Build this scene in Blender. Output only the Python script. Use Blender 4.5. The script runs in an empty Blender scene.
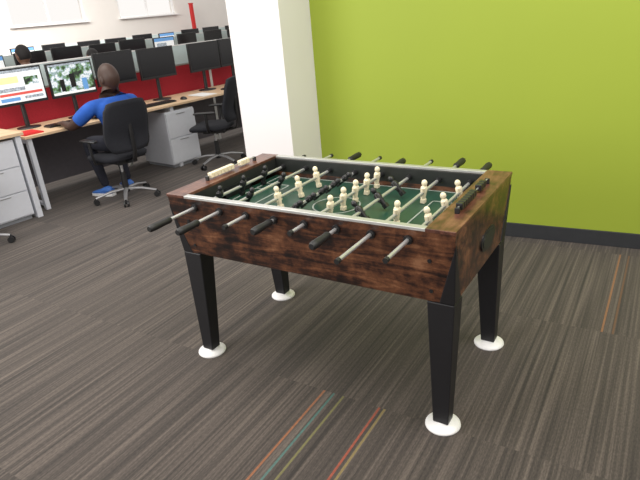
import bpy, math, random
from mathutils import Vector, Matrix
random.seed(7)
S=bpy.context.scene
COL=bpy.context.collection
NV=Vector((-0.760,0.649,0)); EV=Vector((0.649,0.760,0))
ROW=math.atan2(0.760,0.649)
def W(s,d,z=0.0): return EV*s+NV*d+Vector((0,0,z))

# ---------------------------------------------------------------- materials
def newmat(name):
    m=bpy.data.materials.new(name); m.use_nodes=True
    nt=m.node_tree; b=nt.nodes["Principled BSDF"]
    return m,nt,b
def mat(name,col,rough=0.5,metal=0.0,var=0.06,scale=20.0,emit=0.0,bump=0.0,spec=None,coat=0.0,stops=None):
    m,nt,b=newmat(name)
    N=nt.nodes; L=nt.links
    tc=N.new("ShaderNodeTexCoord"); no=N.new("ShaderNodeTexNoise"); no.inputs["Scale"].default_value=scale
    no.inputs["Detail"].default_value=3
    L.new(tc.outputs["Object"],no.inputs["Vector"])
    r=N.new("ShaderNodeValToRGB")
    c0=[max(0,c*(1-var)) for c in col]; c1=[min(1,c*(1+var)) for c in col]
    r.color_ramp.elements[0].color=(*c0,1); r.color_ramp.elements[1].color=(*c1,1)
    r.color_ramp.elements[0].position=0.3; r.color_ramp.elements[1].position=0.7
    if stops:
        for p_,c_ in stops:
            e=r.color_ramp.elements.new(p_); e.color=(*c_,1)
    L.new(no.outputs["Fac"],r.inputs["Fac"]); L.new(r.outputs["Color"],b.inputs["Base Color"])
    b.inputs["Roughness"].default_value=rough; b.inputs["Metallic"].default_value=metal
    if spec is not None: b.inputs["Specular IOR Level"].default_value=spec
    if coat: b.inputs["Coat Weight"].default_value=coat
    if emit:
        L.new(r.outputs["Color"],b.inputs["Emission Color"]); b.inputs["Emission Strength"].default_value=emit
    if bump:
        bp=N.new("ShaderNodeBump"); bp.inputs["Strength"].default_value=bump; bp.inputs["Distance"].default_value=0.002
        L.new(no.outputs["Fac"],bp.inputs["Height"]); L.new(bp.outputs["Normal"],b.inputs["Normal"])
    return m
def wood_mat(name,stops,scale=(1.6,14,14),rough=0.3,coat=0.3,dist=1.2,n2s=9):
    m,nt,b=newmat(name); N=nt.nodes; L=nt.links
    tc=N.new("ShaderNodeTexCoord"); mp=N.new("ShaderNodeMapping"); mp.inputs["Scale"].default_value=scale
    L.new(tc.outputs["Object"],mp.inputs["Vector"])
    n1=N.new("ShaderNodeTexNoise"); n1.inputs["Scale"].default_value=1.6; n1.inputs["Detail"].default_value=8
    n1.inputs["Roughness"].default_value=0.72; n1.inputs["Distortion"].default_value=dist
    L.new(mp.outputs["Vector"],n1.inputs["Vector"])
    n2=N.new("ShaderNodeTexNoise"); n2.inputs["Scale"].default_value=n2s; n2.inputs["Detail"].default_value=6; n2.inputs["Roughness"].default_value=0.68
    L.new(tc.outputs["Object"],n2.inputs["Vector"])
    mx=N.new("ShaderNodeMath"); mx.operation='MULTIPLY_ADD'; mx.inputs[1].default_value=0.55
    L.new(n2.outputs["Fac"],mx.inputs[0]); 
    ad=N.new("ShaderNodeMath"); ad.operation='MULTIPLY'; ad.inputs[1].default_value=0.55
    L.new(n1.outputs["Fac"],ad.inputs[0]); L.new(ad.outputs[0],mx.inputs[2])
    r=N.new("ShaderNodeValToRGB"); cr=r.color_ramp
    cr.elements[0].position=stops[0][0]; cr.elements[0].color=(*stops[0][1],1)
    cr.elements[1].position=stops[-1][0]; cr.elements[1].color=(*stops[-1][1],1)
    for p,c in stops[1:-1]:
        e=cr.elements.new(p); e.color=(*c,1)
    L.new(mx.outputs[0],r.inputs["Fac"]); L.new(r.outputs["Color"],b.inputs["Base Color"])
    b.inputs["Roughness"].default_value=rough; b.inputs["Coat Weight"].default_value=coat
    b.inputs["Coat Roughness"].default_value=0.15
    return m

M={}
M['wood']=wood_mat("rustic_wood",[(0.45,(0.006,0.003,0.003)),(0.515,(0.030,0.011,0.007)),(0.56,(0.080,0.029,0.014)),(0.62,(0.15,0.058,0.026)),(0.70,(0.28,0.13,0.065))],rough=0.36,coat=0.2)
M['woodtop']=wood_mat("rail_wood",[(0.45,(0.035,0.013,0.009)),(0.55,(0.11,0.040,0.025)),(0.68,(0.22,0.095,0.06))],scale=(14,2,14),rough=0.34,coat=0.2)  # lighter than the body wood: reflected light on the tops painted into the colour
M['birch']=wood_mat("birch_laminate",[(0.35,(0.62,0.42,0.25)),(0.65,(0.74,0.55,0.36))],scale=(1,10,10),rough=0.4,coat=0.0)
M['black']=mat("black_paint",(0.010,0.010,0.012),0.42)
M['blackp']=mat("black_plastic",(0.015,0.015,0.016),0.35)
M['rubber']=mat("handle_rubber",(0.012,0.012,0.012),0.5)
M['chrome']=mat("chrome_rod",(0.60,0.60,0.60),0.34,0.7)
M['alu']=mat("aluminium",(0.60,0.60,0.58),0.4,0.7)
M['cream']=mat("cream_plastic",(0.84,0.75,0.54),0.4)
M['whitep']=mat("white_plastic",(0.90,0.89,0.88),0.4)
M['field']=mat("playfield_green",(0.014,0.058,0.036),0.35,var=0.1)
M['fieldln']=mat("field_line_paint",(0.38,0.42,0.38),0.4)
M['inner']=mat("inner_wall_black",(0.02,0.022,0.02),0.4)
M['grey']=mat("grey_metal",(0.35,0.35,0.36),0.4,0.6)
M['fabric']=mat("black_fabric",(0.010,0.011,0.016),0.9,var=0.3,scale=120,bump=0.3)
M['cabinet']=mat("white_cabinet",(0.66,0.68,0.73),0.5,var=0.02)
M['seam']=mat("drawer_seam",(0.25,0.26,0.28),0.6)
M['red']=mat("red_fabric",(0.34,0.010,0.022),0.85,var=0.12,scale=60,bump=0.2)
M['kick']=mat("grey_kick_panel",(0.11,0.10,0.11),0.8)
M['frost']=mat("frosted_panel",(0.60,0.72,0.73),0.35,var=0.03)
M['screen']=mat("screen_off",(0.008,0.008,0.010),0.18)
M['scrw']=mat("screen_white",(0.80,0.84,0.86),0.4,emit=0.35,var=0.02)
M['scrb']=mat("screen_blue",(0.12,0.30,0.60),0.4,emit=0.4)
M['scrg']=mat("screen_green",(0.10,0.24,0.10),0.4,emit=0.4,var=0.6,scale=60)
M['scrgr']=mat("screen_grey",(0.30,0.35,0.40),0.4,emit=0.4,var=0.6,scale=50)
M['scry']=mat("screen_yellow",(0.80,0.78,0.40),0.4,emit=0.3)
M['scrr']=mat("screen_red",(0.65,0.10,0.08),0.4,emit=0.3)
M['photo']=mat("screen_photo",(0.25,0.3,0.3),0.4,emit=0.4,var=0.95,scale=16,stops=[(0.40,(0.03,0.05,0.03)),(0.46,(0.10,0.22,0.07)),(0.53,(0.30,0.40,0.45)),(0.60,(0.75,0.80,0.85))])
M['skin']=mat("dark_skin",(0.050,0.024,0.016),0.5,var=0.08)
M['skin2']=mat("brown_skin",(0.16,0.08,0.05),0.5,var=0.08)
M['blue']=mat("blue_shirt",(0.012,0.085,0.40),0.85,var=0.15,scale=14,bump=0.2)
M['pants']=mat("dark_trousers",(0.012,0.013,0.022),0.9,var=0.2)
M['shoe']=mat("blue_sneaker",(0.05,0.16,0.50),0.6)
M['sole']=mat("white_sole",(0.75,0.75,0.75),0.6)
M['eye']=mat("eye_white",(0.8,0.8,0.78),0.3)
M['pupil']=mat("pupil",(0.01,0.01,0.01),0.2)
M['lip']=mat("lips",(0.09,0.03,0.025),0.5)
M['hair']=mat("black_hair",(0.01,0.008,0.008),0.7,var=0.3)
M['shirtw']=mat("white_shirt",(0.78,0.78,0.80),0.85,bump=0.2)
M['paper']=mat("paper",(0.85,0.85,0.83),0.8,var=0.02)
M['frame']=mat("window_frame_paint",(0.88,0.88,0.88),0.5)
M['redpaint']=mat("red_paint",(0.60,0.02,0.02),0.5)

# ---------------------------------------------------------------- builder
class B:
    def __init__(s): s.v=[];s.f=[];s.m=[];s.sm=[];s.mats=[]
    def mi(s,k):
        if k not in s.mats: s.mats.append(k)
        return s.mats.index(k)
    def add(s,vs,fs,k,smooth=False):
        o=len(s.v); s.v+= [tuple(v) for v in vs]; i=s.mi(k)
        for f in fs: s.f.append([o+j for j in f]); s.m.append(i); s.sm.append(smooth)
    def box(s,c,sz,k,R=None,taper=None):
        x,y,z=[q/2 for q in sz]
        vs=[]
        for dz in (-1,1):
            t=1 if (taper is None or dz==1) else taper
            for dx,dy in ((-1,-1),(1,-1),(1,1),(-1,1)):
                v=Vector((dx*x*t,dy*y*t,dz*z))
                if R is not None: v=R@v
                vs.append(v+Vector(c))
        s.add(vs,[(3,2,1,0),(4,5,6,7),(0,1,5,4),(1,2,6,5),(2,3,7,6),(3,0,4,7)],k)
    def hexa(s,bot,top,k):
        s.add(list(bot)+list(top),[(3,2,1,0),(4,5,6,7),(0,1,5,4),(1,2,6,5),(2,3,7,6),(3,0,4,7)],k)
    def tube(s,pts,rad,k,seg=12,cap=True,flat=1.0):
        pts=[Vector(p) for p in pts]; n=len(pts)
        rings=[];prev=None
        for i,p in enumerate(pts):
            t=(pts[min(i+1,n-1)]-pts[max(i-1,0)])
            if t.length<1e-9: t=Vector((0,0,1))
            t.normalize()
            if prev is None:
                a=Vector((0,0,1)) if abs(t.z)<0.9 else Vector((1,0,0))
                u=t.cross(a).normalized()
            else:
                u=(prev-t*prev.dot(t)).normalized()
            prev=u; w=t.cross(u)
            r=rad[i] if isinstance(rad,(list,tuple)) else rad
            rings.append([p+u*(r*math.cos(2*math.pi*j/seg))+w*(r*flat*math.sin(2*math.pi*j/seg)) for j in range(seg)])
        vs=[v for r in rings for v in r]; fs=[]
        for i in range(n-1):
            for j in range(seg):
                a=i*seg+j;b=i*seg+(j+1)%seg
                fs.append((a,b,b+seg,a+seg))
        s.add(vs,fs,k,True)
        if cap:
            s.add(rings[0],[tuple(reversed(range(seg)))],k); s.add(rings[-1],[tuple(range(seg))],k)
    def cyl(s,p0,p1,r,k,seg=16,r1=None): s.tube([p0,p1],[r,r if r1 is None else r1],k,seg)
    def lathe(s,c,prof,k,seg=24):
        c=Vector(c); vs=[];fs=[]
        for r,z in prof:
            for j in range(seg):
                a=2*math.pi*j/seg; vs.append(c+Vector((r*math.cos(a),r*math.sin(a),z)))
        for i in range(len(prof)-1):
            for j in range(seg):
                a=i*seg+j;b=i*seg+(j+1)%seg; fs.append((a,b,b+seg,a+seg))
        s.add(vs,fs,k,True)
        s.add(vs[:seg],[tuple(reversed(range(seg)))],k); s.add(vs[-seg:],[tuple(range(seg))],k)
    def ell(s,c,rad,k,R=None,seg=14,rings=9,fn=None):
        c=Vector(c);vs=[];fs=[]
        for i in range(rings+1):
            th=math.pi*i/rings
            for j in range(seg):
                a=2*math.pi*j/seg
                v=Vector((rad[0]*math.sin(th)*math.cos(a),rad[1]*math.sin(th)*math.sin(a),rad[2]*math.cos(th)))
                if fn: v=fn(v)
                if R is not None: v=R@v
                vs.append(c+v)
        for i in range(rings):
            for j in range(seg):
                a=i*seg+j;b=i*seg+(j+1)%seg
                fs.append((a+seg,b+seg,b,a))
        s.add(vs,fs,k,True)
    def grid(s,P,k,thick=None,smooth=True):
        n=len(P);m=len(P[0]);vs=[Vector(p) for r in P for p in r];fs=[]
        for i in range(n-1):
            for j in range(m-1):
                a=i*m+j; fs.append((a,a+1,a+m+1,a+m))
        if thick is None: s.add(vs,fs,k,smooth); return
        t=Vector(thick); o=len(vs)
        vs2=vs+[v+t for v in vs]; fs2=[tuple(reversed(f)) for f in fs]+[tuple(x+o for x in f) for f in fs]
        for i in range(n-1):
            a=i*m; fs2.append((a,a+m,a+m+o,a+o)); a=i*m+m-1; fs2.append((a+m,a,a+o,a+m+o))
        for j in range(m-1):
            a=j; fs2.append((a+1,a,a+o,a+1+o)); a=(n-1)*m+j; fs2.append((a,a+1,a+1+o,a+o))
        s.add(vs2,fs2,k,smooth)
    def obj(s,name,loc=(0,0,0),rz=0.0,parent=None,bevel=0.0):
        me=bpy.data.meshes.new(name); me.from_pydata(s.v,[],s.f)
        for k in s.mats: me.materials.append(M[k])
        me.polygons.foreach_set("material_index",s.m); me.polygons.foreach_set("use_smooth",s.sm)
        me.update()
        import bmesh
        bm=bmesh.new(); bm.from_mesh(me); bmesh.ops.recalc_face_normals(bm,faces=bm.faces); bm.to_mesh(me); bm.free()
        o=bpy.data.objects.new(name,me); COL.objects.link(o)
        o.location=loc; o.rotation_euler=(0,0,rz)
        if parent: o.parent=parent
        if bevel:
            b=o.modifiers.new("bev","BEVEL"); b.width=bevel; b.segments=2; b.limit_method='ANGLE'; b.angle_limit=math.radians(50)
        return o

# ---------------------------------------------------------------- camera
f,pitch,roll,h=556.2671,0.3969,-0.0902,1.6421
cd=bpy.data.cameras.new("camera"); co=bpy.data.objects.new("camera",cd); COL.objects.link(co)
cd.sensor_fit='HORIZONTAL'; cd.sensor_width=36; cd.lens=f/640*36; cd.clip_start=0.05; cd.clip_end=200
F=Vector((0,math.cos(pitch),-math.sin(pitch))); R=Vector((1,0,0)); U=Vector((0,math.sin(pitch),math.cos(pitch)))
c,s_=math.cos(roll),math.sin(roll)
R2=c*R+s_*U; U2=-s_*R+c*U
mw=Matrix(((R2.x,U2.x,-F.x,0),(R2.y,U2.y,-F.y,0),(R2.z,U2.z,-F.z,h),(0,0,0,1)))
co.matrix_world=mw
S.camera=co

# ---------------------------------------------------------------- floor
def carpet():
    m,nt,b=newmat("striped_carpet"); N=nt.nodes; L=nt.links
    geo=N.new("ShaderNodeNewGeometry"); sx=N.new("ShaderNodeSeparateXYZ"); L.new(geo.outputs["Position"],sx.inputs[0])
    def ma(op,a,b_=None,c_=None):
        n=N.new("ShaderNodeMath"); n.operation=op
        for i,x in enumerate((a,b_,c_)):
            if x is None: continue
            if isinstance(x,(int,float)): n.inputs[i].default_value=x
            else: L.new(x,n.inputs[i])
        return n.outputs[0]
    ang=math.radians(57.0); qx,qy=math.cos(ang),math.sin(ang)
    q=ma('ADD',ma('MULTIPLY',sx.outputs[0],qx),ma('MULTIPLY',sx.outputs[1],qy))
    p=ma('ADD',ma('MULTIPLY',sx.outputs[0],qy),ma('MULTIPLY',sx.outputs[1],-qx))
    ci=ma('FLOOR',ma('DIVIDE',p,0.5))
    ri=ma('FLOOR',ma('ADD',q,0.25))
    cx=N.new("ShaderNodeCombineXYZ"); L.new(ci,cx.inputs[0]); L.new(ri,cx.inputs[1])
    wn=N.new("ShaderNodeTexWhiteNoise"); wn.noise_dimensions='2D'; L.new(cx.outputs[0],wn.inputs["Vector"])
    def lines(fp,fq,off):
        cc=N.new("ShaderNodeCombineXYZ"); L.new(ma('MULTIPLY',p,fp),cc.inputs[0])
        L.new(ma('ADD',ma('MULTIPLY',q,fq),ma('MULTIPLY',wn.outputs["Value"],off)),cc.inputs[1])
        n=N.new("ShaderNodeTexNoise"); n.inputs["Scale"].default_value=1; n.inputs["Detail"].default_value=2
        L.new(cc.outputs[0],n.inputs["Vector"]); return n.outputs["Fac"]
    l1=lines(85,0.9,4); l2=lines(16,0.25,1.5); l3=lines(210,60,0); l4=lines(40,0.5,3)
    t=ma('ADD',ma('ADD',ma('MULTIPLY',l1,0.40),ma('MULTIPLY',l2,0.18)),ma('ADD',ma('MULTIPLY',l3,0.20),ma('MULTIPLY',l4,0.22)))
    t=ma('ADD',t,ma('MULTIPLY',ma('SUBTRACT',wn.outputs["Value"],0.5),0.015))
    r=N.new("ShaderNodeValToRGB"); cr=r.color_ramp
    cr.elements[0].position=0.38; cr.elements[0].color=(0.024,0.019,0.016,1)
    cr.elements[1].position=0.66; cr.elements[1].color=(0.160,0.128,0.106,1)
    e=cr.elements.new(0.50); e.color=(0.062,0.049,0.041,1)
    L.new(t,r.inputs["Fac"])
    colr=r.outputs["Color"]
    stripes=[(-1.185,0.75,1.75,(0.36,0.13,0.05)),(-1.135,0.75,1.75,(0.06,0.18,0.16)),(-1.085,0.75,1.75,(0.18,0.17,0.05)),
             (-0.905,0.75,1.75,(0.38,0.08,0.04)),(-0.880,0.75,1.75,(0.26,0.19,0.06)),
             (-0.135,2.75,3.75,(0.30,0.13,0.05)),(-0.085,2.75,3.75,(0.15,0.07,0.03)),
             (0.055,2.75,3.75,(0.24,0.08,0.04)),(0.10,2.75,3.75,(0.15,0.13,0.05)),
             (0.86,1.75,2.75,(0.06,0.20,0.18))]
    for p0,q0,q1,cc in stripes:
        k=ma('MULTIPLY',ma('LESS_THAN',ma('ABSOLUTE',ma('SUBTRACT',p,p0)),0.0050),
             ma('MULTIPLY',ma('GREATER_THAN',q,q0),ma('LESS_THAN',q,q1)))
        k=ma('MULTIPLY',k,ma('MULTIPLY_ADD',l3,0.7,0.30))
        mx=N.new("ShaderNodeMix"); mx.data_type='RGBA'; L.new(k,mx.inputs[0]); L.new(colr,mx.inputs[6]); mx.inputs[7].default_value=(*cc,1)
        colr=mx.outputs[2]
    L.new(colr,b.inputs["Base Color"]); b.inputs["Roughness"].default_value=0.85
    b.inputs["Sheen Weight"].default_value=0.1
    bp=N.new("ShaderNodeBump"); bp.inputs["Strength"].default_value=0.3; bp.inputs["Distance"].default_value=0.003
    L.new(l1,bp.inputs["Height"]); L.new(bp.outputs["Normal"],b.inputs["Normal"])
    return m
M['carpet']=carpet()
b=B(); b.box((-2,9,-0.05),(34,34,0.1),'carpet'); b.obj("floor")

# ---------------------------------------------------------------- green wall + column
M['lime']=mat("lime_paint",(0.315,0.400,0.035),0.6,var=0.015,scale=2)
M['whitew']=mat("white_wall_paint",(0.84,0.81,0.81),0.6,var=0.01,scale=2)
M['beige']=mat("offwhite_wall_paint",(0.82,0.79,0.75),0.7,var=0.02,scale=2)
M['bb']=mat("baseboard_vinyl",(0.030,0.032,0.036),0.5)
wv=Vector((0.875,-0.484,0)); nn=Vector((0.484,0.875,0)); WR=math.atan2(-0.484,0.875)
def G(w,d,z=0): return wv*w+nn*(3.883+d)+Vector((0,0,z))
wl,wr=-2.06,4.6
b=B(); b.box(((wl+wr)/2,0.08,1.6),(wr-wl,0.16,3.2),'lime'); b.obj("wall_green",G(0,0),WR)
b=B(); b.box(((wl+wr)/2,-0.006,0.052),(wr-wl,0.012,0.104),'bb'); b.obj("baseboard_green",G(0,0),WR,bevel=0.003)
b=B(); b.box((-2.27,-0.14,1.6),(0.42,0.60,3.2),'whitew'); b.obj("column",G(0,0),WR)
b=B(); b.box((-2.27,-0.14,0.052),(0.444,0.624,0.104),'bb'); b.obj("baseboard_column",G(0,0),WR)

# ---------------------------------------------------------------- far wall with windows
FD=14.0
def seg(bb,s0,s1,z0,z1,k='beige'): bb.box(((s0+s1)/2,0.1,(z0+z1)/2),(s1-s0,0.2,z1-z0),k)
wins=[(3.2,5.15),(6.25,8.12),(9.10,10.91)]
b=B(); x=-3.0
for a,c2 in wins:
    seg(b,x,a,0,3.3); seg(b,a,c2,0,1.78); seg(b,a,c2,3.0,3.3); x=c2
seg(b,x,17.5,0,3.3)
b.obj("wall_far",NV*FD,ROW)
for i,(a,c2) in enumerate(wins):
    b=B(); w=c2-a; zc=(1.78+3.0)/2
    for xx in (a+0.02,a+w/2,c2-0.02): b.box((xx,0.05,zc),(0.04,0.06,1.2),'frame')
    for zz in (1.80,2.39,2.98): b.box(((a+c2)/2,0.05,zz),(w,0.06,0.035),'frame')
    b.box(((a+c2)/2,-0.06,1.77),(w+0.1,0.12,0.03),'frame')
    b.obj("window_%d"%(i+1),NV*FD,ROW)
b=B(); b.box((17.5,7.5,1.65),(0.2,13,3.3),'beige'); b.obj("wall_side",(0,0,0),ROW)
b=B(); b.box((0,0,1.0),(0.09,0.09,2.0),'redpaint'); b.box((0,0,0.02),(0.3,0.3,0.04),'redpaint'); b.box((0,0,2.01),(0.11,0.11,0.03),'redpaint'); b.obj("red_post",W(11.2,13.6),ROW,bevel=0.01)

# ---------------------------------------------------------------- foosball table
T=bpy.data.objects.new("foosball_table",None); COL.objects.link(T)
T.location=(0.0909,2.4509,0); T.rotation_euler=(0,0,-0.5869)
Lt,Wt,Lb,Wb,H,Hb=0.699,0.376,0.685,0.345,0.88,0.583
b=B()
t=0.026
for sg in (-1,1):
    b.hexa([(-Lb,sg*Wb,Hb),(Lb,sg*Wb,Hb),(Lb,sg*(Wb-t),Hb),(-Lb,sg*(Wb-t),Hb)],
           [(-Lt,sg*Wt,H),(Lt,sg*Wt,H),(Lt,sg*(Wt-t),H),(-Lt,sg*(Wt-t),H)],'wood')
for sg in (-1,1):
    b.hexa([(sg*Lb,-Wb+t,Hb),(sg*(Lb-0.02),-Wb+t,Hb),(sg*(Lb-0.02),Wb-t,Hb),(sg*Lb,Wb-t,Hb)],
           [(sg*(Lt),-Wt+t,H),(sg*(Lt-0.03),-Wt+t,H),(sg*(Lt-0.03),Wt-t,H),(sg*(Lt),Wt-t,H)],'wood')
b.obj("body_panels",parent=T,bevel=0.003)
b=B()
for sg in (-1,1):
    b.box((sg*(0.59+Lt)/2,0,H+0.004),((Lt-0.59)+0.004,2*Wt+0.004,0.014),'woodtop')
    b.box((sg*0.597,0,0.84),(0.014,2*Wt-2*t-0.004,0.075),'inner')
b.obj("end_rails",parent=T,bevel=0.002)
b=B()
for sg in (-1,1):
    b.box((0,sg*(Wt-t/2),H+0.004),(1.178,t+0.004,0.012),'alu')
    b.box((0,sg*(Wt-t-0.005),0.84),(1.178,0.006,0.075),'inner')
b.obj("side_trims",parent=T,bevel=0.0015)
b=B(); pz=0.782
b.box((0,0,pz-0.006),(1.19,0.69,0.012),'field')
b.box((0,0,Hb+0.02),(2*Lb-0.06,2*Wb-0.06,0.012),'inner')
l=pz+0.001
def ln(x0,y0,x1,y1,w=0.006):
    dx,dy=x1-x0,y1-y0; 
    b.box(((x0+x1)/2,(y0+y1)/2,l),(abs(dx)+w,abs(dy)+w,0.0015),'fieldln')
ln(0,-0.33,0,0.33)
for sg in (-1,1):
    ln(sg*0.55,-0.33,sg*0.55,0.33); ln(sg*0.40,-0.19,sg*0.40,0.19); ln(sg*0.40,-0.19,sg*0.55,-0.19); ln(sg*0.40,0.19,sg*0.55,0.19)
    ln(sg*0.48,-0.10,sg*0.48,0.10); ln(sg*0.48,-0.10,sg*0.55,-0.10); ln(sg*0.48,0.10,sg*0.55,0.10)
    ln(-0.55,sg*0.33,0.55,sg*0.33)
for i in range(40):
    a0=2*math.pi*i/40;rr=0.11
    Rm=Matrix.Rotation(a0,3,'Z'); b.box((rr*math.cos(a0),rr*math.sin(a0),l),(0.006,0.0185,0.0015),'fieldln',Rm)
for sg in (-1,1): b.box((sg*0.588,0,0.812),(0.006,0.20,0.055),'blackp')
b.obj("playfield",parent=T)
b=B()
for sx in (-1,1):
    for sy in (-1,1):
        ox,oy=sx*(Lb+0.004),sy*(Wb+0.004)
        fx,fy=sx*0.639,sy*0.33
        w1,d1=0.108,0.095; w2,d2=0.066,0.06
        top=[(ox,oy,0.63),(ox-sx*w1,oy,0.63),(ox-sx*w1,oy-sy*d1,0.63),(ox,oy-sy*d1,0.63)]
        zt=Hb+0.0
        top=[(x_,y_,zt) for x_,y_,_ in top]
        bot=[(fx+sx*w2/2,fy+sy*d2/2,0.028),(fx-sx*w2/2,fy+sy*d2/2,0.028),(fx-sx*w2/2,fy-sy*d2/2,0.028),(fx+sx*w2/2,fy-sy*d2/2,0.028)]
        b.hexa(bot,top,'black')
        zk=0.84; k=(zk-Hb)/(H-Hb)
        xb,yb=sx*(Lb+0.004),sy*(Wb+0.003); xt,yt=sx*(Lb+(Lt-Lb)*k+0.004),sy*(Wb+(Wt-Wb)*k+0.003)
        b.add([(xb,yb,Hb),(xb-sx*0.060,yb,Hb),(xt,yt,zk),(xb,yb-sy*0.012,Hb),(xb-sx*0.060,yb-sy*0.012,Hb),(xt,yt-sy*0.012,zk)],
              [(0,1,2),(5,4,3),(0,3,4,1),(1,4,5,2),(2,5,3,0)],'black')
        b.add([(xb,yb,Hb),(xb,yb-sy*0.075,Hb),(xt,yt-sy*0.01,zk),(xb-sx*0.012,yb,Hb),(xb-sx*0.012,yb-sy*0.075,Hb),(xt-sx*0.012,yt-sy*0.01,zk)],
              [(0,1,2),(5,4,3),(0,3,4,1),(1,4,5,2),(2,5,3,0)],'black')
b.obj("legs",parent=T,bevel=0.004)
b=B()
for sx in (-1,1):
    for sy in (-1,1):
        b.lathe((sx*0.639,sy*0.33,0),[(0.070,0.0),(0.073,0.004),(0.072,0.010),(0.060,0.017),(0.042,0.023),(0.030,0.029),(0.018,0.032)],'whitep',32)
b.obj("leveling_feet",parent=T)
b=B()
for sg in (-1,1):
    zc=0.70; pts=[];
    for ring,(ra,rb,dx,k) in enumerate([(0.095,0.045,0.006,'blackp'),(0.080,0.032,0.008,'inner')]):
        xx=sg*(Lb+(Lt-Lb)*0.4+dx); n=28
        vs=[(xx,0.05+ra*math.copysign(abs(math.cos(a))**0.7,math.cos(a)),zc+rb*math.sin(a)) for a in [2*math.pi*i/n for i in range(n)]]
        vs2=[(xx-sg*0.02,y_,z_) for _,y_,z_ in vs]
        b.add(vs+vs2,[tuple(range(n))]+[(i,(i+1)%n,n+(i+1)%n,n+i) for i in range(n)],k)
b.obj("ball_returns",parent=T)
b=B()
for sg,k,y0 in ((-1,'cream',-0.12),(1,'blackp',-0.17)):
    xx=sg*0.645
    b.cyl((xx,y0-0.03,H+0.031),(xx,y0+0.35,H+0.031),0.003,'chrome',8)
    for yy in (y0-0.03,y0+0.35): b.box((xx,yy,H+0.022),(0.02,0.012,0.024),'blackp')
    for i in range(10):
        y_=y0+0.0+i*0.026+(0.05 if i>6 else 0)
        b.box((xx,y_,H+0.031),(0.026,0.023,0.026),k)
b.obj("score_counters",parent=T,bevel=0.003)
ra=[-0.535+0.151*i for i in range(8)]
ends=[(-0.650,0.56),(-0.635,0.62),(-0.52,0.68),(-0.52,0.64),(-0.48,0.62),(-0.557,0.64),(-0.634,0.70),(-0.567,0.65)]
front=[1,1,0,1,0,1,0,0]
rz_=0.836
men=[[-0.20,-0.02,0.16],[-0.16,0.10],[-0.13,0.045,0.21],[-0.22,-0.11,0.0,0.11,0.22],[-0.165,-0.05,0.065,0.18,0.29],[-0.17,0.01,0.19],[-0.14,0.15],[-0.17,0.01,0.19]]
tilt=[0.3,0.6,-0.15,0.9,0.1,-0.7,0.1,-0.2]
b=B(); hb=B(); pc=B(); pk=B(); bu=B()
def player(P,x,y,ang,k):
    def tr(v):
        v=Vector(v); v=Matrix.Rotation(ang,3,'Y')@v
        return v+Vector((x,y,rz_))
    Rm=Matrix.Rotation(ang,3,'Y')
    P.tube([tr((0,0,-0.014)),tr((0,0,0.004)),tr((0,0,0.016)),tr((0,0,0.026)),tr((0,0,0.032))],[0.012,0.0145,0.0155,0.013,0.006],k,10)
    P.box(tr((0,0,0.012)),(0.020,0.034,0.022),k,Rm)
    P.tube([tr((0,-0.018,0.022)),tr((0,-0.020,0.0)),tr((0,-0.018,-0.014))],[0.0065,0.006,0.005],k,8)
    P.tube([tr((0,0.018,0.022)),tr((0,0.020,0.0)),tr((0,0.018,-0.014))],[0.0065,0.006,0.005],k,8)
    P.ell(tr((0,0,0.043)),(0.0135,0.0125,0.0155),k,Rm,12,8)
    P.tube([tr((0,0,-0.012)),tr((0,0,-0.032))],[0.013,0.011],k,10,flat=1.0)
    P.box(tr((0.002,0,-0.042)),(0.022,0.024,0.020),k,Rm)
for i,x in enumerate(ra):
    y0,y1=ends[i]
    b.cyl((x,y0+0.01,rz_),(x,y1-0.01,rz_),0.0078,'chrome',14)
    hl=0.125
    if front[i]: hy0,hy1=y0,y0+hl; ey=y1
    else: hy0,hy1=y1,y1-hl; ey=y0
    d=1 if hy1>hy0 else -1
    hb.tube([(x,hy0,rz_),(x,hy0+d*0.008,rz_),(x,hy0+d*0.03,rz_),(x,hy0+d*0.09,rz_),(x,hy0+d*0.115,rz_),(x,hy1,rz_)],[0.012,0.0165,0.0175,0.0150,0.0165,0.011],'rubber',8)
    d2=1 if ey<0 else -1
    hb.tube([(x,ey,rz_),(x,ey+d2*0.018,rz_)],0.0105,'rubber',12)
    for sg in (-1,1):
        yo=sg*(Wt-0.004)
        bu.tube([(x,yo,rz_),(x,yo+sg*0.010,rz_)],[0.019,0.017],'blackp',16)
        bu.tube([(x,sg*(Wt-t-0.006),rz_),(x,sg*(Wt-t-0.035),rz_)],[0.014,0.013],'blackp',14)
    for y_ in men[i]: player(pk if front[i] else pc, x,y_,tilt[i],'blackp' if front[i] else 'cream')
b.obj("rods",parent=T); hb.obj("handles",parent=T); bu.obj("rod_bushings",parent=T)
pc.obj("cream_players",parent=T,bevel=0.002); pk.obj("black_players",parent=T,bevel=0.002)
b=B()
for sx in (-1,1):
    for zz in (0.63,0.76):
        kk=(zz-Hb)/(H-Hb); yy=-(Wb+(Wt-Wb)*kk)
        b.cyl((sx*0.60,yy+0.004,zz),(sx*0.60,yy-0.004,zz),0.008,'blackp',12)
b.obj("bolts",parent=T)

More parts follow.
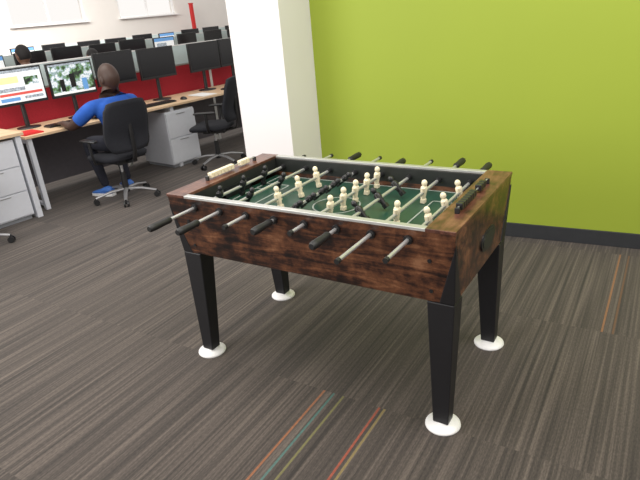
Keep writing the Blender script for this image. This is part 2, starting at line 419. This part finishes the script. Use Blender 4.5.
# ---------------------------------------------------------------- office furniture
def office_chair(name,loc,rz,zs=1.0):
    b=B(); sh=0.47
    for i in range(5):
        a=2*math.pi*i/5+0.3; dx,dy=math.cos(a),math.sin(a)
        b.tube([(0.03*dx,0.03*dy,0.105),(0.16*dx,0.16*dy,0.10),(0.31*dx,0.31*dy,0.068)],[0.024,0.020,0.015],'grey',8,flat=0.7)
        cx,cy=0.31*dx,0.31*dy; u=Vector((-dy,dx,0))
        for sg in (-1,1):
            c1=Vector((cx,cy,0.029))+u*(0.010*sg); c2_=Vector((cx,cy,0.029))+u*(0.026*sg)
            b.tube([c1,c2_],[0.029,0.027],'blackp',14)
        b.cyl((cx,cy,0.03),(cx,cy,0.075),0.009,'blackp',8)
    b.tube([(0,0,0.07),(0,0,0.13),(0,0,0.28)],[0.035,0.032,0.026],'blackp',14)
    b.cyl((0,0,0.26),(0,0,0.40),0.014,'chrome',12)
    b.box((0,-0.02,0.405),(0.20,0.26,0.045),'blackp')
    n=24
    def se(rx,ry,z,cy=0.02):
        return [(rx*math.copysign(abs(math.cos(a))**0.55,math.cos(a)),cy+ry*math.copysign(abs(math.sin(a))**0.55,math.sin(a)),z-(0.02*max(0,math.sin(a))**3)) for a in [2*math.pi*i/n for i in range(n)]]
    rr=[se(0.215,0.215,0.425),se(0.245,0.240,0.440),se(0.250,0.245,sh-0.005),se(0.235,0.230,sh+0.012),se(0.12,0.12,sh+0.014)]
    vs=[v for r_ in rr for v in r_]; fs=[]
    for i in range(len(rr)-1):
        for j in range(n):
            a_=i*n+j;b_=i*n+(j+1)%n; fs.append((a_,b_,b_+n,a_+n))
    fs.append(tuple(range(n-1,-1,-1))); fs.append(tuple(range((len(rr)-1)*n,len(rr)*n)))
    b.add(vs,fs,'fabric',True)
    b.tube([(0,-0.12,0.40),(0,-0.26,0.42),(0,-0.295,0.52),(0,-0.30,0.80)],[0.026,0.026,0.024,0.018],'blackp',10,flat=0.6)
    P=[];nr=13;nc=11
    for i in range(nr):
        v=i/(nr-1); z=0.52+0.48*v
        hw=0.218+0.022*math.sin(math.pi*min(1,v*1.1))
        if v>0.88: hw-= (v-0.88)*0.25
        if v<0.12: hw-=(0.12-v)*0.35
        row=[]
        for j in range(nc):
            u=2*j/(nc-1)-1
            y=-0.27-0.10*max(0,v-0.45)+0.025*math.exp(-((v-0.25)/0.2)**2)+0.045*u*u
            row.append((u*hw,y,z-0.018*(u**4)*(1 if v>0.9 else 0)))
        P.append(row)
    b.grid(P,'fabric',(0,-0.035,0))
    for sg in (-1,1):
        b.tube([(sg*0.12,-0.02,0.41),(sg*0.275,-0.02,0.43),(sg*0.29,-0.02,0.52),(sg*0.29,-0.02,0.635)],[0.018,0.018,0.018,0.018],'blackp',8,flat=0.7)
        b.tube([(sg*0.285,-0.13,0.648),(sg*0.285,-0.10,0.65),(sg*0.285,0.08,0.65),(sg*0.285,0.12,0.645)],[0.022,0.036,0.036,0.022],'blackp',10,flat=0.38)
    return b.obj(name,loc,rz)
def monitor(loc,rz,w=0.50,hh=0.33,z=0.745,zc=1.17,kind=0,back=False):
    b=B(); ss=1
    zc_=zc-z
    b.box((0,0,zc_),(w,0.030,hh),'blackp'); b.box((0,0.025,zc_),(w*0.7,0.03,hh*0.7),'blackp')
    b.box((0,-0.0155,zc_+0.006),(w-0.03,0.002,hh-0.042),'screen')
    y=-0.018
    def q(x0,z0,x1,z1,k,yy=0):
        b.box(((x0+x1)/2*(w-0.03),y-yy,zc_+0.006+(z0+z1)/2*(hh-0.042)),((x1-x0)*(w-0.03),0.0015,(z1-z0)*(hh-0.042)),k)
    if kind==1:
        q(-.5,-.5,.5,.5,'scrw'); q(-.5,.42,.5,.5,'scrgr',.001); q(-.45,.10,.0,.30,'scry',.001); q(.12,.0,.42,.25,'photo',.001)
        q(-.45,-.15,.1,-.04,'scrgr',.001); q(-.45,-.28,.45,-.20,'scrr',.001); q(-.45,-.45,-.05,-.34,'scrb',.001); q(.05,-.42,.45,-.34,'scrgr',.001)
    elif kind==2:
        q(-.5,-.5,.5,.5,'photo'); q(-.5,.44,.5,.5,'scrgr',.001); q(-.06,-.3,.06,.15,'pupil',.001); q(-.30,-.4,-.2,.0,'pupil',.001); q(.22,-.45,.34,-.05,'scrb',.001)
        q(-.5,-.5,.5,-.42,'scrw',.001)
    elif kind==3:
        q(-.5,-.5,.5,.5,'scrw'); q(-.5,.3,.5,.5,'scrb',.001); q(-.4,-.4,.1,.2,'scrgr',.001)
    b.tube([(0,0.05,0.012),(0,0.05,zc_)],[0.024,0.020],'blackp',10)
    b.lathe((0,0.03,0),[(0.115,0),(0.115,0.008),(0.05,0.015),(0.02,0.02)],'blackp',24)
    return b.obj("computer_monitor",loc,rz)

def desk_row(name,s0,s1,dfront,dback,z,n):
    b=B(); w=s1-s0
    b.box(((s0+s1)/2,(dfront+dback)/2-0.0,z-0.0125),(w,dback-dfront,0.025),'birch')
    for i in range(n+1):
        x=s0+0.05+(w-0.10)*i/n
        b.box((x,dfront+0.06,(z-0.025)/2),(0.045,0.05,z-0.025),'cabinet'); b.box((x,dback-0.06,(z-0.025)/2),(0.045,0.05,z-0.025),'cabinet')
        b.box((x,(dfront+dback)/2,z-0.05),(0.04,dback-dfront-0.12,0.05),'cabinet')
        b.box((x,(dfront+dback)/2,0.05),(0.04,dback-dfront-0.12,0.03),'cabinet')
    return b.obj(name,(0,0,0),ROW,bevel=0.002)
def partition(s0,s1,d,step=1.2,zt=1.33,zr=1.09):
    b=B(); b.box(((s0+s1)/2,d,(zr+0.68)/2),(s1-s0,0.035,zr-0.68),'red')
    b.box(((s0+s1)/2,d,0.38),(s1-s0,0.033,0.60),'kick')
    b.box(((s0+s1)/2,d,(zr+zt)/2),(s1-s0,0.014,zt-zr),'frost')
    b.box(((s0+s1)/2,d,zr),(s1-s0,0.04,0.02),'alu'); b.box(((s0+s1)/2,d,zt),(s1-s0,0.022,0.012),'frame')
    x=s0
    while x<=s1+0.01:
        b.box((x,d,zr/2),(0.04,0.045,zr),'alu'); b.box((x,d,(zr+zt)/2),(0.018,0.024,zt-zr),'frame'); x+=step
    return b.obj("desk_partition",(0,0,0),ROW)
def pedestal(s,d,w=0.42,dep=0.55,hh=0.66,n=3,nm="drawer_pedestal"):
    b=B(); b.box((0,dep/2,hh/2+0.02),(w,dep,hh-0.04),'cabinet'); b.box((0,dep/2,0.02),(w-0.04,dep-0.04,0.04),'seam')
    z=0.05; dh=(hh-0.06)/n
    for i in range(n):
        b.box((0,-0.008,z+dh*(i+0.5)),(w-0.012,0.018,dh-0.010),'cabinet')
        b.box((0,-0.019,z+dh*(i+0.90)),(0.13,0.006,0.008),'grey')
    return b.obj(nm,W(s,d),ROW,bevel=0.002)
def keyboard(s,d,z=0.7405):
    b=B(); b.box((0,0,0.008),(0.42,0.14,0.016),'blackp')
    for r_ in range(5):
        for c_ in range(15): b.box((-0.19+c_*0.027,-0.05+r_*0.025,0.019),(0.021,0.019,0.006),'blackp')
    return b.obj("keyboard",W(s,d,z),ROW,bevel=0.001)
def mouse(s,d,z=0.7405):
    b=B(); b.ell((0,0,0.004),(0.032,0.055,0.032),'blackp',fn=lambda v:Vector((v.x,v.y,max(v.z,-0.003)))); return b.obj("computer_mouse",W(s,d,z),ROW)

desk_row("office_desk",2.28,7.4,5.46,6.17,0.74,3)
partition(2.28,8.2,6.20,step=1.48)
pedestal(4.10,5.50,n=2)
mons=[(2.57,1,1.155),(3.13,2,1.15),(3.67,0,1.19),(4.24,0,1.175),(4.98,0,1.165),(5.50,0,1.17),(6.4,0,1.17)]
for sc,k,zc in mons: monitor(W(sc,5.95,0.7405),ROW+random.uniform(-0.03,0.03),0.50,0.35,0.74,zc,k)
keyboard(2.84,5.72); keyboard(3.95,5.66); keyboard(5.2,5.66); mouse(3.12,5.66); mouse(4.3,5.63)
b=B()
for i in range(5): b.box((random.uniform(-.01,.01),random.uniform(-.01,.01),0.001+i*0.0015),(0.21,0.297,0.001),'paper',Matrix.Rotation(random.uniform(-.1,.1),3,'Z'))
b.obj("paper_stack",W(4.62,5.66,0.7405),ROW)
b=B(); b.box((0,0,0.006),(0.19,0.25,0.012),'redpaint'); b.box((0.004,0,0.006),(0.188,0.24,0.009),'paper'); b.box((0,0,0.014),(0.16,0.2,0.003),'redpaint'); b.obj("red_folder",W(2.40,5.64,0.7405),ROW)
b=B()
b.hexa([(-.09,-.10,0),(.09,-.10,0),(.09,.10,0),(-.09,.10,0)],[(-.09,-.10,.02),(.09,-.10,.02),(.09,.10,.07),(-.09,.10,.07)],'blackp')
b.tube([(-.06,-.09,.045),(-.06,-.05,.055),(-.06,.05,.08),(-.06,.09,.085)],[.02,.014,.014,.02],'blackp',8)
b.box((0.03,0.05,0.062),(0.09,0.05,0.01),'scrgr',Matrix.Rotation(0.25,3,'X'))
b.obj("desk_phone",W(3.60,5.66,0.7405),ROW)
b=B(); b.lathe((0,0,0),[(0.030,0),(0.033,0.005),(0.036,0.10),(0.034,0.11),(0.036,0.115)],'redpaint',16); b.obj("drinking_cup",W(3.38,5.68,0.7405))
b=B()
b.box((1.10,5.72,0.80),(2.24,0.80,0.028),'birch')
b.box((2.17,5.72,0.393),(0.05,0.76,0.786),'cabinet'); b.box((0.05,5.72,0.393),(0.05,0.76,0.786),'cabinet')
b.box((1.1,6.05,0.55),(2.1,0.02,0.4),'cabinet')
b.obj("office_desk",(0,0,0),ROW,bevel=0.002)
pedestal(1.90,5.37,0.46,0.6,0.76,3)
office_chair("office_chair",W(2.93,5.02),ROW+0.02)
office_chair("office_chair",(-1.12,6.58,0),ROW+0.55)
office_chair("office_chair",(-2.93,4.42,0),ROW+0.3)

def far_row(d,s0,s1,n,seed):
    rnd=random.Random(seed)
    desk_row("office_desk",s0,s1,d-0.75,d-0.03,0.74,4); partition(s0,s1,d,step=1.5)
    for i in range(n):
        sc=s0+0.5+(s1-s0-0.8)*i/(n-1)
        monitor(W(sc+rnd.uniform(-.05,.05),d-0.25,0.7405),ROW+rnd.uniform(-0.2,0.2),0.50,0.33,0.74,1.18+rnd.uniform(0,0.03),rnd.choice([0,0,0,0,3]))
far_row(9.6,3.2,11.0,12,3)
far_row(12.4,5.0,14.5,13,5)
for s,d,r in ((3.9,8.42,0.3),(4.95,8.42,0.2),(6.6,8.4,-0.3),(8.3,8.42,0.1),(6.4,11.2,0.3),(8.4,11.2,-.2),(10.4,11.2,0)):
    office_chair("office_chair",W(s,d),ROW+r)

# ---------------------------------------------------------------- people
def skin_body(J,bones,root):
    names=list(J); idx={n_:i for i,n_ in enumerate(names)}
    me=bpy.data.meshes.new("sk"); me.from_pydata([J[n_][0] for n_ in names],[(idx[a],idx[b_]) for a,b_,_ in bones],[])
    o=bpy.data.objects.new("sk",me); COL.objects.link(o)
    md=o.modifiers.new("Skin","SKIN"); md.use_smooth_shade=True; md.branch_smoothing=0.6
    sv=me.skin_vertices[0].data
    for n_ in names:
        r_=J[n_][1]; sv[idx[n_]].radius=(r_ if isinstance(r_,tuple) else (r_,r_)); sv[idx[n_]].use_root=(n_==root)
    sb=o.modifiers.new("Sub","SUBSURF"); sb.levels=2; sb.render_levels=2
    dg=bpy.context.evaluated_depsgraph_get(); dg.update(); ev=o.evaluated_get(dg); m2=ev.to_mesh()
    vs=[v.co.copy() for v in m2.vertices]; fs=[tuple(p.vertices) for p in m2.polygons]
    ev.to_mesh_clear(); bpy.data.objects.remove(o)
    return vs,fs
def person(name,J,shoes,bones,root,headc,hfwd,skin,hair,loc,rz,hands,scale=1.0,shoe='shoe',hs=1.0):
    vs,fs=skin_body(J,bones,root)
    b=B()
    segs=[(Vector(J[a][0]),Vector(J[c_][0]),k) for a,c_,k in bones]
    def near(p):
        best=None
        for a,c_,k in segs:
            d=c_-a; t_=max(0,min(1,(p-a).dot(d)/max(1e-9,d.length_squared))); dd=(p-a-d*t_).length
            if best is None or dd<best[0]: best=(dd,k)
        return best[1]
    o=len(b.v); b.v+=[tuple(v) for v in vs]
    for f_ in fs:
        c_=sum((vs[i] for i in f_),Vector())/len(f_)
        b.f.append([o+i for i in f_]); b.m.append(b.mi(near(c_))); b.sm.append(True)
    hc=Vector(headc); fw=Vector(hfwd).normalized(); rt=fw.cross(Vector((0,0,1))).normalized(); up=rt.cross(fw)
    Rm=Matrix((rt,fw,up)).transposed()*hs
    def hf(v):
        z=v.z/0.12
        if z<0: v=Vector((v.x*(1-0.28*z*z),v.y*(1-0.10*z*z)+0.012*(-z),v.z))
        if v.y>0.06: v.y=0.06+(v.y-0.06)*0.75
        g=math.exp(-((v.x/0.016)**2)-(((v.z+0.015)/0.028)**2))
        if v.y>0: v.y+=0.022*g
        for sx in (-1,1):
            g=math.exp(-(((v.x-sx*0.03)/0.016)**2)-(((v.z-0.010)/0.014)**2))
            if v.y>0: v.y-=0.008*g
        return v
    b.ell(hc,(0.078,0.098,0.122),skin,Rm,28,20,fn=hf)
    for sx in (-1,1):
        b.ell(hc+Rm@Vector((sx*0.079,-0.004,-0.008)),(0.010,0.020,0.032),skin,Rm@Matrix.Rotation(-sx*0.3,3,'Z'),10,8)
        b.ell(hc+Rm@Vector((sx*0.030,0.079,0.010)),(0.013,0.010,0.009),'eye',Rm,10,6)
        b.ell(hc+Rm@Vector((sx*0.030,0.087,0.010)),(0.006,0.004,0.006),'pupil',Rm,8,6)
        b.ell(hc+Rm@Vector((sx*0.030,0.087,0.030)),(0.018,0.006,0.004),'hair',Rm,8,6)
    b.ell(hc+Rm@Vector((0,0.083,-0.058)),(0.024,0.008,0.008),'lip',Rm,10,6)
    if hair: 
        b.ell(hc+Rm@Vector((0,-0.012,0.018)),hair,'hair',Rm,24,14,fn=lambda v:Vector((v.x,min(v.y,0.075),max(v.z,-0.07) if v.y<0.02 else max(v.z,0.035))))
    for wr,dr,nrm,th in hands:
        wr=Vector(wr); d=Vector(dr).normalized(); n_=Vector(nrm).normalized(); sd=d.cross(n_).normalized()*th
        pr=[]
        for tt,wd,tk in ((-0.01,0.026,0.019),(0.02,0.034,0.017),(0.055,0.041,0.015),(0.085,0.040,0.012)):
            cpt=wr+d*tt; pr.append([cpt+sd*(wd*math.cos(a))+n_*(tk*math.sin(a)) for a in [2*math.pi*i/12 for i in range(12)]])
        vv=[v for r_ in pr for v in r_]; ff=[]
        for i in range(3):
            for j in range(12):
                a_=i*12+j;b_=i*12+(j+1)%12; ff.append((a_,b_,b_+12,a_+12))
        ff+= [tuple(range(11,-1,-1)),tuple(range(36,48))]; b.add(vv,ff,skin,True)
        for i,(off,ln_) in enumerate(((0.030,0.070),(0.010,0.080),(-0.011,0.074),(-0.031,0.058))):
            p0=wr+d*0.078+sd*off; p1=p0+d*ln_*0.42+sd*off*0.10; p2=p1+d*ln_*0.30-n_*ln_*0.18; p3=p2+d*ln_*0.14-n_*ln_*0.24
            b.tube([p0,p1,p2,p3],[0.0092,0.0088,0.008,0.006],skin,8)
        p0=wr+d*0.025+sd*0.028; p1=p0+d*0.025+sd*0.025-n_*0.004; p2=p1+d*0.028+sd*0.010-n_*0.008; p3=p2+d*0.016
        b.tube([p0,p1,p2,p3],[0.013,0.011,0.0095,0.007],skin,8)
    for (ax,ay,az),tdir in shoes:
        d=Vector(tdir).normalized(); Rz=Matrix.Rotation(math.atan2(-d.x,d.y),3,'Z')
        cc=Vector((ax,ay,0))
        def pt(x,y,z): return cc+Rz@Vector((x,y,z))
        rings=[]
        for yy,wd,hh in ((-0.075,0.028,0.075),(-0.06,0.036,0.095),(0.0,0.040,0.105),(0.06,0.043,0.075),(0.12,0.048,0.058),(0.17,0.043,0.045),(0.195,0.026,0.035)):
            rings.append([pt(wd*math.copysign(abs(math.cos(a))**0.8,math.cos(a)),yy,0.018+(hh-0.018)*(0.5+0.5*math.sin(a))) for a in [2*math.pi*i/14 for i in range(14)]])
        vv=[v for r_ in rings for v in r_]; ff=[]
        for i in range(len(rings)-1):
            for j in range(14):
                a_=i*14+j;b_=i*14+(j+1)%14; ff.append((a_,b_,b_+14,a_+14))
        ff+=[tuple(range(13,-1,-1)),tuple(range((len(rings)-1)*14,len(rings)*14))]; b.add(vv,ff,shoe,True)
        sole=[pt(x_,y_,0) for x_,y_ in ((0.03,-0.078),(0.044,0.0),(0.052,0.11),(0.042,0.18),(0.018,0.202),(-0.018,0.202),(-0.042,0.18),(-0.052,0.11),(-0.044,0.0),(-0.03,-0.078))]
        n_=len(sole); so2=[v+Vector((0,0,0.028)) for v in sole]
        b.add(sole+so2,[tuple(range(n_-1,-1,-1)),tuple(range(n_,2*n_))]+[(i,(i+1)%n_,n_+(i+1)%n_,n_+i) for i in range(n_)],'sole')
    ob=b.obj(name,loc,rz); ob.scale=(scale,)*3
    return ob
def seated(sh,pt,sk,lw,rw,le,re,lean=0.10,fat=1.0,dz=0.0):
    J={'pel':((0,0,0.56),(0.15*fat,0.12*fat)),'sp1':((0,0.0,0.68),(0.155*fat,0.12*fat)),'sp2':((0,lean*0.4,0.82+dz*.6),(0.165*fat,0.125*fat)),
       'ch':((0,lean*0.8,0.945+dz),(0.165*fat,0.115*fat)),'nb':((0,lean*1.1,1.035+dz),(0.08*fat,0.075*fat)),'nt':((0,lean*1.4,1.10+dz),(0.056,0.06)),'hd':((0,lean*1.6,1.15+dz),(0.05,0.055)),
       'hl':((-0.10,0.05,0.555),0.095),'hr':((0.10,0.05,0.555),0.095),
       'kl':((-0.15,0.42,0.56),0.072),'kr':((0.15,0.42,0.56),0.072),
       'cl':((-0.14,0.36,0.33),0.058),'cr':((0.14,0.36,0.33),0.058),
       'al':((-0.13,0.29,0.09),0.042),'ar':((0.13,0.29,0.09),0.042),
       'sl':((-0.185*fat,lean*0.85,0.975+dz),(0.072*fat,0.072*fat)),'sr':((0.185*fat,lean*0.85,0.975+dz),(0.072*fat,0.072*fat))}
    for q_,e_,w_ in (('l',le,lw),('r',re,rw)):
        s0=Vector(J['s'+q_][0]); e_=Vector(e_); w_=Vector(w_)
        J['u'+q_]=(tuple(s0.lerp(e_,0.7)),0.058*fat); J['e'+q_]=(tuple(e_),0.045); J['f'+q_]=(tuple(e_.lerp(w_,0.4)),0.042); J['w'+q_]=(tuple(w_),0.028)
    bones=[('pel','sp1',sh),('sp1','sp2',sh),('sp2','ch',sh),('ch','nb',sh),('nb','nt',sk),('nt','hd',sk)]
    for q_ in 'lr':
        bones+=[('pel','h'+q_,pt),('h'+q_,'k'+q_,pt),('k'+q_,'c'+q_,pt),('c'+q_,'a'+q_,pt),('ch','s'+q_,sh),('s'+q_,'u'+q_,sh),('u'+q_,'e'+q_,sk),('e'+q_,'f'+q_,sk),('f'+q_,'w'+q_,sk)]
    return J,bones
lw,rw=(-0.32,0.50,0.785),(0.10,0.50,0.785)
le,re=(-0.36,0.24,0.765),(0.33,0.24,0.765)
J,bn=seated('blue','pants','skin',lw,rw,le,re,0.05,1.2,-0.035)
person("seated_man",J,[((-0.13,0.29,0),(-0.3,1,0)),((0.13,0.29,0),(0.2,1,0))],bn,'pel',(0.04,0.075,1.17),(-0.15,1,-0.15),'skin',None,W(3.02,5.03),ROW,
   [(lw,(0.15,1,-0.08),(0,0.05,1),1),(rw,(-0.1,1,-0.08),(0,0.05,1),-1)],hs=1.15)
lw,rw=(-0.2,0.46,0.785),(0.2,0.46,0.785)
le,re=(-0.31,0.25,0.775),(0.31,0.25,0.775)
for s,d,r,sc in ((3.9,8.42,0.25,1.12),(4.95,8.42,0.25,1.0),(8.3,8.42,0.1,1.0)):
    J,bn=seated('shirtw','pants','skin2',lw,rw,le,re,0.08)
    person("office_worker",J,[((-0.13,0.29,0),(-0.1,1,0)),((0.13,0.29,0),(0.1,1,0))],bn,'pel',(0.0,0.12,1.20),(0,1,-0.1),'skin2',(0.086,0.10,0.115),W(s,d),ROW+r,
      [(lw,(0.1,1,-0.08),(0,0.05,1),1),(rw,(-0.1,1,-0.08),(0,0.05,1),-1)],sc)

# ---------------------------------------------------------------- light
w=bpy.data.worlds.new("world"); S.world=w; w.use_nodes=True
bg=w.node_tree.nodes["Background"]; bg.inputs[0].default_value=(1.0,0.965,0.93,1); bg.inputs[1].default_value=1.0
def area(name,loc,tgt,sx,sy,e,col=(1,0.96,0.9)):
    l_=bpy.data.lights.new(name,'AREA'); l_.shape='RECTANGLE'; l_.size=sx; l_.size_y=sy; l_.energy=e; l_.color=col
    o=bpy.data.objects.new(name,l_); COL.objects.link(o); o.location=loc
    o.rotation_euler=(Vector(tgt)-Vector(loc)).to_track_quat('-Z','Y').to_euler(); return o
area("ceiling_light",(1.6,1.6,3.0),(1.8,2.6,0.6),2.4,1.2,50)  # added overhead to brighten wall and pillar
area("ceiling_light.001",(-1.4,2.6,3.0),(-1.2,3.2,0),2.4,1.2,50)  # added overhead fill left of the table, no fixture
area("ceiling_light.002",(-3.6,5.2,3.1),(-3.6,5.6,0),3,1.2,60)  # added overhead fill for the first desk row, no fixture
area("ceiling_light.003",(-4.5,11.0,3.1),(-5.5,12.5,0.5),4,1.5,240)  # added overhead fill for the far rows, no fixture
area("window_daylight",(-5.5,0.5,2.2),(0,4,1.0),3.0,2.0,130,(1,0.98,0.96))  # added fill light from the left; no window is built here
S.view_settings.view_transform='Standard'
S.view_settings.look='None'
